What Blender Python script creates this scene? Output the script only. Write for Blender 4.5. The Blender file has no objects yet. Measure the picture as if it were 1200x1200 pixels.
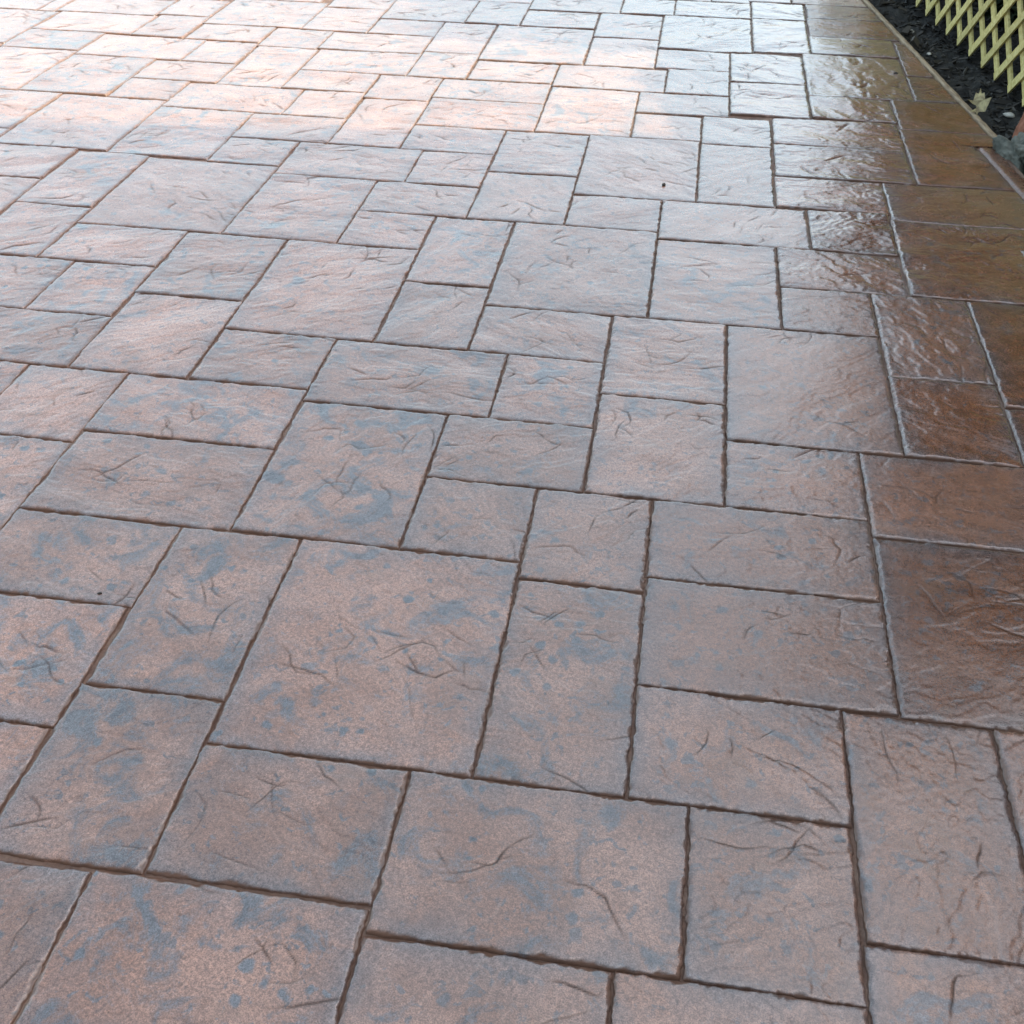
import bpy, bmesh, math, random
import numpy as np
from mathutils import Vector, Matrix

random.seed(7)
RNG = np.random.default_rng(7)
SC = bpy.context.scene
C = SC.collection

# ------------------------------------------------------------------ camera
PITCH, ROLL, YAW = 0.6671186, 0.0127654, -0.1462329
CAM_H = 1.6
cam_data = bpy.data.cameras.new('camera')
cam = bpy.data.objects.new('camera', cam_data)
C.objects.link(cam)
cam_data.sensor_width = 36.0
cam_data.lens = 36.0 * 1300.0 / 1200.0
cam_data.clip_start = 0.05
cam_data.clip_end = 500.0
_fw = Vector((0, math.cos(PITCH), -math.sin(PITCH)))
_rt = Vector((1, 0, 0))
_up = Vector((0, math.sin(PITCH), math.cos(PITCH)))
_x = _rt * math.cos(ROLL) + _up * math.sin(ROLL)
_y = _up * math.cos(ROLL) - _rt * math.sin(ROLL)
_m = Matrix((_x, _y, -_fw)).transposed().to_4x4()
_m.translation = Vector((0, 0, CAM_H))
cam.matrix_world = _m
SC.camera = cam

# ------------------------------------------------------------------ light
SUN_EL = math.radians(43.0)
SUN_DIR = Vector((math.cos(SUN_EL), -0.06 * math.cos(SUN_EL), math.sin(SUN_EL))).normalized()
world = bpy.data.worlds.new('World')
SC.world = world
world.use_nodes = True
wn, wl = world.node_tree.nodes, world.node_tree.links
wn.clear()
sky = wn.new('ShaderNodeTexSky')
sky.sky_type = 'NISHITA'
sky.sun_disc = False
sky.sun_elevation = SUN_EL
sky.sun_rotation = math.atan2(SUN_DIR.x, SUN_DIR.y)
sky.air_density = 1.0
sky.dust_density = 7.0
sky.ozone_density = 1.0
bg = wn.new('ShaderNodeBackground')
bg.inputs['Strength'].default_value = 0.15
wo = wn.new('ShaderNodeOutputWorld')
# thin even haze: the blue is washed out, and the sky whitens a little towards the horizon all round
hsv = wn.new('ShaderNodeHueSaturation')
hsv.inputs['Saturation'].default_value = 0.74
hsv.inputs['Hue'].default_value = 0.466
wl.new(sky.outputs[0], hsv.inputs['Color'])
wtc = wn.new('ShaderNodeTexCoord')
wsp = wn.new('ShaderNodeSeparateXYZ')
wl.new(wtc.outputs['Generated'], wsp.inputs[0])
hz = wn.new('ShaderNodeMapRange')
hz.inputs['From Min'].default_value = 0.0
hz.inputs['From Max'].default_value = 0.6
hz.inputs['To Min'].default_value = 1.45
hz.inputs['To Max'].default_value = 1.0
hz.interpolation_type = 'SMOOTHSTEP'
wl.new(wsp.outputs[2], hz.inputs['Value'])
mul = wn.new('ShaderNodeVectorMath'); mul.operation = 'SCALE'
wl.new(hsv.outputs[0], mul.inputs[0]); wl.new(hz.outputs[0], mul.inputs['Scale'])
wl.new(mul.outputs[0], bg.inputs[0])
wl.new(bg.outputs[0], wo.inputs[0])

sun_data = bpy.data.lights.new('sun', 'SUN')
sun_data.energy = 2.2
sun_data.angle = math.radians(0.6)
sun_data.color = (1.0, 0.88, 0.55)
sun = bpy.data.objects.new('sun', sun_data)
C.objects.link(sun)
sun.location = (6, 0, 9)
sun.rotation_euler = SUN_DIR.to_track_quat('Z', 'Y').to_euler()

SC.view_settings.view_transform = 'Standard'
SC.view_settings.look = 'None'
SC.view_settings.exposure = 1.95
SC.view_settings.gamma = 1.0
SC.view_settings.use_curve_mapping = False


# ------------------------------------------------------------------ helpers
def link(name, me, mat=None, parent=None, loc=(0, 0, 0), rotz=0.0):
    o = bpy.data.objects.new(name, me)
    C.objects.link(o)
    o.location = loc
    o.rotation_euler = (0, 0, rotz)
    if mat and me is not None and not me.materials:
        me.materials.append(mat)
    if parent:
        o.parent = parent
    return o


def tag(o, label=None, cat=None, group=None, kind=None):
    if label: o['label'] = label
    if cat: o['category'] = cat
    if group: o['group'] = group
    if kind: o['kind'] = kind
    return o


def empty(name, loc=(0, 0, 0), rotz=0.0):
    o = bpy.data.objects.new(name, None)
    C.objects.link(o)
    o.location = loc
    o.rotation_euler = (0, 0, rotz)
    return o


def mesh_np(name, verts, quads, smooth=True):
    me = bpy.data.meshes.new(name)
    verts = np.ascontiguousarray(verts, dtype=np.float32)
    quads = np.ascontiguousarray(quads, dtype=np.int32)
    k = quads.shape[1]
    me.vertices.add(len(verts))
    me.vertices.foreach_set('co', verts.ravel())
    me.loops.add(quads.size)
    me.loops.foreach_set('vertex_index', quads.ravel())
    me.polygons.add(len(quads))
    me.polygons.foreach_set('loop_start', np.arange(0, quads.size, k, dtype=np.int32))
    me.polygons.foreach_set('loop_total', np.full(len(quads), k, dtype=np.int32))
    me.polygons.foreach_set('use_smooth', np.full(len(quads), smooth, dtype=bool))
    me.update(calc_edges=True)
    return me


def bm_mesh(name, bm, smooth=False):
    me = bpy.data.meshes.new(name)
    bmesh.ops.recalc_face_normals(bm, faces=bm.faces[:])
    bm.to_mesh(me)
    bm.free()
    for p in me.polygons:
        p.use_smooth = smooth
    return me


def add_box(bm, lo, hi, mat=None):
    r = bmesh.ops.create_cube(bm, size=1.0)
    for v in r['verts']:
        v.co = Vector([(lo[i] + hi[i]) / 2 + v.co[i] * (hi[i] - lo[i]) for i in range(3)])
        if mat: v.co = mat @ v.co
    return r['verts']


def box_obj(name, lo, hi, mat, parent=None, bevel=0.0):
    bm = bmesh.new()
    add_box(bm, lo, hi)
    if bevel:
        bmesh.ops.bevel(bm, geom=bm.edges[:], offset=bevel, segments=2, affect='EDGES')
    return link(name, bm_mesh(name, bm), mat, parent)


def _hash(ix, iy, seed):
    n = (ix.astype(np.int64) * 374761393 + iy.astype(np.int64) * 668265263 + seed * 974634777) & 0xFFFFFFFF
    n = ((n ^ (n >> 13)) * 1274126177) & 0xFFFFFFFF
    n = (n ^ (n >> 16)) & 0xFFFFFF
    return n / float(0xFFFFFF) * 2 - 1


def vnoise(x, y, seed):
    x0, y0 = np.floor(x), np.floor(y)
    fx, fy = x - x0, y - y0
    ux, uy = fx * fx * (3 - 2 * fx), fy * fy * (3 - 2 * fy)
    a, b = _hash(x0, y0, seed), _hash(x0 + 1, y0, seed)
    c, d = _hash(x0, y0 + 1, seed), _hash(x0 + 1, y0 + 1, seed)
    return (a * (1 - ux) + b * ux) * (1 - uy) + (c * (1 - ux) + d * ux) * uy


def fbm(x, y, seed, octv=4, gain=0.5):
    s, a = 0, 1.0
    for o in range(octv):
        s = s + a * vnoise(x * 2 ** o + o * 17.3, y * 2 ** o - o * 9.1, seed + o * 31)
        a *= gain
    return s


class Mat:
    """small node builder"""
    def __init__(self, name):
        self.m = bpy.data.materials.new(name)
        self.m.use_nodes = True
        self.nt = self.m.node_tree
        self.b = self.nt.nodes['Principled BSDF']

    def n(self, typ, **kw):
        nd = self.nt.nodes.new(typ)
        for k, v in kw.items():
            if k.startswith('_'):
                setattr(nd, k[1:], v)
        return nd

    def l(self, a, b):
        self.nt.links.new(a, b)

    def val(self, sock, v):
        if hasattr(v, 'is_linked') or hasattr(v, 'links'):
            self.l(v, sock)
        else:
            sock.default_value = v

    def noise(self, vec, scale, detail=4.0, rough=0.55, dist=0.0):
        nd = self.n('ShaderNodeTexNoise')
        if vec is not None: self.l(vec, nd.inputs['Vector'])
        nd.inputs['Scale'].default_value = scale
        nd.inputs['Detail'].default_value = detail
        nd.inputs['Roughness'].default_value = rough
        nd.inputs['Distortion'].default_value = dist
        return nd.outputs['Fac']

    def ramp(self, fac, a, b, lo=0.0, hi=1.0):
        nd = self.n('ShaderNodeMapRange')
        nd.interpolation_type = 'SMOOTHSTEP'
        self.val(nd.inputs['Value'], fac)
        self.val(nd.inputs['From Min'], a)
        self.val(nd.inputs['From Max'], b)
        self.val(nd.inputs['To Min'], lo)
        self.val(nd.inputs['To Max'], hi)
        return nd.outputs[0]

    def math(self, op, a, b=0.0):
        nd = self.n('ShaderNodeMath')
        nd.operation = op
        self.val(nd.inputs[0], a)
        self.val(nd.inputs[1], b)
        return nd.outputs[0]

    def mix(self, fac, a, b, blend='MIX'):
        nd = self.n('ShaderNodeMix')
        nd.data_type = 'RGBA'
        nd.blend_type = blend
        self.val(nd.inputs[0], fac)
        for s, v in ((nd.inputs[6], a), (nd.inputs[7], b)):
            if isinstance(v, tuple):
                s.default_value = v if len(v) == 4 else v + (1,)
            else:
                self.l(v, s)
        return nd.outputs[2]

    def bump(self, h, strength, dist, normal=None):
        nd = self.n('ShaderNodeBump')
        nd.inputs['Strength'].default_value = strength
        nd.inputs['Distance'].default_value = dist
        self.l(h, nd.inputs['Height'])
        if normal is not None: self.l(normal, nd.inputs['Normal'])
        return nd.outputs[0]


# ------------------------------------------------------------------ materials
def stone_material():
    k = Mat('stamped_stone')
    tc = k.n('ShaderNodeTexCoord')
    oi = k.n('ShaderNodeObjectInfo')
    sc = k.n('ShaderNodeVectorMath'); sc.operation = 'SCALE'
    cmb = k.n('ShaderNodeCombineXYZ')
    k.l(oi.outputs['Random'], cmb.inputs[0])
    k.l(k.math('FRACT', k.math('MULTIPLY', oi.outputs['Random'], 37.7)), cmb.inputs[1])
    k.l(k.math('FRACT', k.math('MULTIPLY', oi.outputs['Random'], 91.3)), cmb.inputs[2])
    k.l(cmb.outputs[0], sc.inputs[0]); sc.inputs['Scale'].default_value = 60.0
    add = k.n('ShaderNodeVectorMath'); add.operation = 'ADD'
    k.l(tc.outputs['Object'], add.inputs[0]); k.l(sc.outputs[0], add.inputs[1])
    P = add.outputs[0]
    col = k.n('ShaderNodeSeparateColor'); k.l(oi.outputs['Color'], col.inputs[0])
    rust_dim, blue, vary = col.outputs[0], col.outputs[1], col.outputs[2]
    at = k.n('ShaderNodeAttribute'); at.attribute_name = 'marks'
    mk = k.n('ShaderNodeSeparateColor'); k.l(at.outputs['Color'], mk.inputs[0])
    crack, edge, band = mk.outputs[0], mk.outputs[1], mk.outputs[2]
    # base terracotta tones
    n_big = k.noise(P, 5.0, 4, 0.55, 0.6)
    n_mid = k.noise(P, 26.0, 6, 0.62, 0.4)
    n_fin = k.noise(P, 150.0, 5, 0.65)
    n_grn = k.noise(P, 420.0, 3, 0.75)
    c = k.mix(k.ramp(n_big, 0.35, 0.65), (0.212, 0.106, 0.067), (0.290, 0.164, 0.117))
    rusty = k.mix(k.ramp(n_mid, 0.3, 0.7), (0.110, 0.033, 0.009), (0.180, 0.058, 0.017))
    c = k.mix(k.math('MULTIPLY', rust_dim, k.ramp(n_big, 0.2, 0.55)), c, rusty)  # red-brown tone, on right-hand stones partly painting the dark reflection
    # sandy brown wear
    sand = k.math('MULTIPLY', k.ramp(k.noise(P, 7.0, 5, 0.6, 1.2), 0.56, 0.70), k.ramp(n_fin, 0.40, 0.62))
    c = k.mix(k.math('MULTIPLY', sand, 0.65), c, (0.110, 0.064, 0.036))
    # blue grey release powder: large cloudy patches, broken by fine grain
    cl = k.noise(P, 10.5, 7, 0.62, 1.0)
    thr = k.math('SUBTRACT', 0.662, k.math('MULTIPLY', blue, 0.18))
    patch = k.ramp(k.math('ADD', cl, k.math('MULTIPLY', k.math('SUBTRACT', n_fin, 0.5), 0.26)), k.math('SUBTRACT', thr, 0.02), k.math('ADD', thr, 0.15))
    # round drip spots
    vo = k.n('ShaderNodeTexVoronoi'); vo.inputs['Scale'].default_value = 27.0
    wob = k.n('ShaderNodeVectorMath'); wob.operation = 'ADD'
    nz = k.n('ShaderNodeTexNoise'); nz.inputs['Scale'].default_value = 40.0; nz.inputs['Detail'].default_value = 3
    k.l(P, nz.inputs['Vector'])
    ws = k.n('ShaderNodeVectorMath'); ws.operation = 'SCALE'; ws.inputs['Scale'].default_value = 0.028
    k.l(nz.outputs['Color'], ws.inputs[0]); k.l(P, wob.inputs[0]); k.l(ws.outputs[0], wob.inputs[1])
    k.l(wob.outputs[0], vo.inputs['Vector'])
    vs = k.n('ShaderNodeSeparateColor'); k.l(vo.outputs['Color'], vs.inputs[0])
    rad = k.math('MULTIPLY', vs.outputs[0], 0.42)
    spot = k.ramp(k.math('ADD', k.math('SUBTRACT', rad, vo.outputs['Distance']), k.math('MULTIPLY', k.math('SUBTRACT', n_fin, 0.5), 0.25)), -0.05, 0.16)
    spot = k.math('MULTIPLY', spot, k.ramp(vs.outputs[1], 0.30, 0.42))
    spot = k.math('MULTIPLY', spot, k.ramp(k.noise(P, 3.6, 2), 0.38, 0.54))
    spot = k.math('MULTIPLY', spot, k.ramp(blue, 0.1, 0.7))
    bandm = k.math('MULTIPLY', band, k.ramp(k.noise(P, 9.0, 5, 0.6, 0.8), 0.30, 0.60))
    dab = k.ramp(k.math('ADD', k.noise(P, 38.0, 5, 0.62, 0.5), k.math('MULTIPLY', k.noise(P, 6.0, 3), 0.22)), 0.685, 0.76)
    dab = k.math('MULTIPLY', dab, k.ramp(blue, 0.0, 0.7, 0.35, 0.85))
    patch = k.math('MAXIMUM', patch, dab)
    blu = k.math('MAXIMUM', k.math('MAXIMUM', k.math('MULTIPLY', patch, 0.88), k.math('MULTIPLY', spot, 0.92)), k.math('MULTIPLY', bandm, 0.75))
    c = k.mix(blu, c, k.mix(k.ramp(n_mid, 0.3, 0.7), (0.046, 0.060, 0.074), (0.092, 0.102, 0.116)))
    # fine speckle
    spk = k.math('MULTIPLY', k.ramp(n_grn, 0.30, 0.70, 0.48, 1.50), k.ramp(n_fin, 0.32, 0.68, 0.72, 1.26))
    hsv = k.n('ShaderNodeHueSaturation'); k.l(c, hsv.inputs['Color'])
    hsv.inputs['Hue'].default_value = 0.5
    hsv.inputs['Saturation'].default_value = 1.0
    k.l(k.math('MULTIPLY', spk, k.ramp(vary, 0.0, 1.0, 0.86, 1.12)), hsv.inputs['Value'])
    c = hsv.outputs[0]
    # dark powder lying in the fracture lines and pits, brown mortar colour at the rim
    pit = k.math('MULTIPLY', k.ramp(k.noise(P, 110.0, 5, 0.65, 0.5), 0.56, 0.66), k.ramp(k.noise(P, 8.0, 4), 0.38, 0.62))
    c = k.mix(k.math('MULTIPLY', pit, 0.50), c, (0.045, 0.033, 0.028))
    c = k.mix(k.math('MULTIPLY', crack, 0.95), c, (0.032, 0.021, 0.017))
    c = k.mix(k.math('MULTIPLY', edge, k.ramp(n_mid, 0.25, 0.6, 0.65, 1.0)), c, (0.105, 0.060, 0.042))
    k.l(c, k.b.inputs['Base Color'])
    r = k.math('SUBTRACT', k.ramp(n_mid, 0.25, 0.75, 0.27, 0.40), k.math('MULTIPLY', rust_dim, 0.12))
    r = k.math('ADD', r, k.math('ADD', k.math('MULTIPLY', crack, 0.2), k.math('MULTIPLY', edge, 0.25)))
    k.l(r, k.b.inputs['Roughness'])
    k.b.inputs['IOR'].default_value = 1.5
    dull = k.math('MAXIMUM', k.math('MULTIPLY', crack, 0.9), k.math('MULTIPLY', at.outputs['Alpha'], 0.97))
    dull = k.math('MAXIMUM', dull, k.math('MULTIPLY', edge, 0.45))
    shine = k.math('SUBTRACT', 1.0, dull)
    k.l(k.math('MULTIPLY', shine, oi.outputs['Alpha']), k.b.inputs['Coat Weight'])
    k.l(k.math('MULTIPLY', shine, 0.5), k.b.inputs['Specular IOR Level'])
    k.l(k.ramp(rust_dim, 0.1, 0.7, 0.16, 0.05), k.b.inputs['Coat Roughness'])
    k.b.inputs['Coat IOR'].default_value = 1.6
    b1 = k.bump(k.noise(P, 70.0, 6, 0.6, 0.3), 0.075, 0.0030)
    b2 = k.bump(n_grn, 0.45, 0.0011, b1)
    k.l(b2, k.b.inputs['Normal'])
    k.l(k.bump(n_grn, 0.22, 0.0010, b1), k.b.inputs['Coat Normal'])
    return k.m


def joint_material():
    k = Mat('joint_concrete')
    tc = k.n('ShaderNodeTexCoord')
    P = tc.outputs['Object']
    c = k.mix(k.ramp(k.noise(P, 30.0, 6, 0.65), 0.3, 0.7), (0.075, 0.038, 0.025), (0.150, 0.088, 0.060))
    c = k.mix(k.ramp(k.noise(P, 9.0, 6, 0.7), 0.50, 0.66, 0.0, 0.8), c, (0.200, 0.140, 0.105))
    k.l(c, k.b.inputs['Base Color'])
    k.b.inputs['Roughness'].default_value = 0.55
    k.l(k.bump(k.noise(P, 120.0, 6, 0.7), 0.8, 0.005), k.b.inputs['Normal'])
    return k.m


def soil_material():
    k = Mat('dark_soil')
    P = k.n('ShaderNodeTexCoord').outputs['Object']
    c = k.mix(k.ramp(k.noise(P, 25.0, 8, 0.7), 0.35, 0.7), (0.008, 0.007, 0.006), (0.034, 0.029, 0.024))
    k.l(c, k.b.inputs['Base Color'])
    k.b.inputs['Roughness'].default_value = 0.8
    k.l(k.bump(k.noise(P, 90.0, 8, 0.75), 1.0, 0.02), k.b.inputs['Normal'])
    return k.m


def mottled(name, a, b, scale=20.0, rough=0.7, bump=0.3, stretch=None, dist=0.003, rnd=0.0):
    k = Mat(name)
    P = k.n('ShaderNodeTexCoord').outputs['Object']
    oi = k.n('ShaderNodeObjectInfo')
    if stretch:
        mp = k.n('ShaderNodeMapping'); mp.inputs['Scale'].default_value = stretch
        k.l(P, mp.inputs[0]); P = mp.outputs[0]
    ad = k.n('ShaderNodeVectorMath'); ad.operation = 'ADD'
    cm = k.n('ShaderNodeCombineXYZ'); k.l(k.math('MULTIPLY', oi.outputs['Random'], 50.0), cm.inputs[0])
    k.l(P, ad.inputs[0]); k.l(cm.outputs[0], ad.inputs[1]); P = ad.outputs[0]
    f = k.noise(P, scale, 6, 0.62, 0.4)
    c = k.mix(k.ramp(f, 0.3, 0.7), a, b)
    if rnd:
        h = k.n('ShaderNodeHueSaturation'); k.l(c, h.inputs['Color'])
        k.l(k.ramp(oi.outputs['Random'], 0.0, 1.0, 1 - rnd, 1 + rnd), h.inputs['Value'])
        c = h.outputs[0]
    k.l(c, k.b.inputs['Base Color'])
    k.b.inputs['Roughness'].default_value = rough
    k.l(k.bump(f, bump, dist), k.b.inputs['Normal'])
    return k.m


def leaf_material(name, a, b):
    k = Mat(name)
    g = k.n('ShaderNodeNewGeometry')
    c = k.mix(g.outputs['Random Per Island'], a, b)
    k.l(c, k.b.inputs['Base Color'])
    k.b.inputs['Roughness'].default_value = 0.6
    k.b.inputs['Specular IOR Level'].default_value = 0.2
    return k.m


def brick_material():
    k = Mat('house_brick')
    P = k.n('ShaderNodeTexCoord').outputs['Object']
    geo = k.n('ShaderNodeNewGeometry')
    sep = k.n('ShaderNodeSeparateXYZ'); k.l(P, sep.inputs[0])
    cm = k.n('ShaderNodeCombineXYZ')
    k.l(k.math('ADD', sep.outputs[0], sep.outputs[1]), cm.inputs[0]); k.l(sep.outputs[2], cm.inputs[1])
    br = k.n('ShaderNodeTexBrick')
    k.l(cm.outputs[0], br.inputs['Vector'])
    br.inputs['Scale'].default_value = 1.0
    br.inputs['Brick Width'].default_value = 0.225
    br.inputs['Row Height'].default_value = 0.075
    br.inputs['Mortar Size'].default_value = 0.006
    br.inputs['Color1'].default_value = (0.20, 0.085, 0.055, 1)
    br.inputs['Color2'].default_value = (0.27, 0.12, 0.075, 1)
    br.inputs['Mortar'].default_value = (0.32, 0.29, 0.25, 1)
    k.l(br.outputs['Color'], k.b.inputs['Base Color'])
    k.b.inputs['Roughness'].default_value = 0.85
    return k.m


M_STONE = stone_material()
M_JOINT = joint_material()
M_SOIL = soil_material()
M_CHIP = leaf_material('bark_chip', (0.010, 0.009, 0.008), (0.060, 0.052, 0.044))
M_WOOD = mottled('pale_treated_pine', (0.54, 0.43, 0.14), (0.74, 0.64, 0.28), 9.0, 0.6, 0.25, (1, 6, 6), 0.002, 0.10)
M_EDGE = mottled('weathered_timber', (0.16, 0.105, 0.060), (0.36, 0.27, 0.17), 14.0, 0.7, 0.5, (6, 1, 6))
M_GROUND = mottled('rough_grass', (0.045, 0.070, 0.025), (0.085, 0.095, 0.045), 3.0, 0.9, 0.5, None, 0.02)
M_ROCK = mottled('mossy_rock', (0.050, 0.055, 0.045), (0.150, 0.150, 0.125), 22.0, 0.8, 0.8, None, 0.010)
M_CLAY = mottled('red_clay', (0.20, 0.075, 0.040), (0.34, 0.14, 0.085), 30.0, 0.8, 0.5, None, 0.004)
M_OAK = mottled('dry_leaf', (0.14, 0.10, 0.045), (0.40, 0.34, 0.17), 28.0, 0.6, 0.3)
M_BARK = mottled('tree_bark', (0.05, 0.036, 0.025), (0.12, 0.09, 0.065), 14.0, 0.9, 0.8, (1, 1, 0.25), 0.02)
M_HEDGE = leaf_material('hedge_leaf', (0.010, 0.017, 0.009), (0.030, 0.042, 0.018))
M_TREE = leaf_material('tree_leaf', (0.030, 0.055, 0.016), (0.070, 0.110, 0.034))
M_BRICK = brick_material()
M_ROOF = mottled('roof_tile', (0.055, 0.038, 0.032), (0.10, 0.07, 0.06), 8.0, 0.8, 0.4)
M_WHITE = mottled('white_frame', (0.70, 0.70, 0.68), (0.78, 0.78, 0.76), 5.0, 0.4, 0.05)
M_PANE = mottled('dark_glass', (0.02, 0.025, 0.03), (0.03, 0.035, 0.04), 2.0, 0.06, 0.0)
M_DOOR = mottled('green_door', (0.03, 0.06, 0.045), (0.045, 0.08, 0.06), 4.0, 0.4, 0.1)
M_CRUMB = mottled('dark_crumb', (0.02, 0.017, 0.014), (0.05, 0.04, 0.03), 60.0, 0.8, 0.5)
M_PALE = mottled('pale_debris', (0.35, 0.33, 0.29), (0.55, 0.52, 0.46), 60.0, 0.8, 0.5)

# ------------------------------------------------------------------ the setting: ground and driveway
cy_, sy_ = math.cos(YAW), math.sin(YAW)


def g2w(u, v):
    return cy_ * u - sy_ * v, sy_ * u + cy_ * v


EDGE_FAR, EDGE_NEAR, STEP_Y = 1.955, 1.860, 4.47   # pavement edge at the timber board / at the concrete rim

gs = mesh_np('ground', [(-200, -200, -0.16), (200, -200, -0.16), (200, 200, -0.16), (-200, 200, -0.16)], [(0, 1, 2, 3)])
tag(link('ground', gs, M_GROUND), kind='structure')

bm = bmesh.new()
pts = [(-7.5, -3.5), (EDGE_FAR + 0.003, -3.5), (EDGE_FAR + 0.003, 4.40), (EDGE_FAR + 0.004, 4.405), (EDGE_FAR + 0.004, 14), (-7.5, 14)]
vs = [bm.verts.new((x, y, -0.0075)) for x, y in pts]
f = bm.faces.new(vs)
if f.normal.z < 0: f.normal_flip()
ex = bmesh.ops.extrude_face_region(bm, geom=[f])
for e in ex['geom']:
    if isinstance(e, bmesh.types.BMVert): e.co.z = -0.14
driveway = link('driveway', bm_mesh('driveway', bm), M_JOINT)
tag(driveway, kind='structure')

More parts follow.
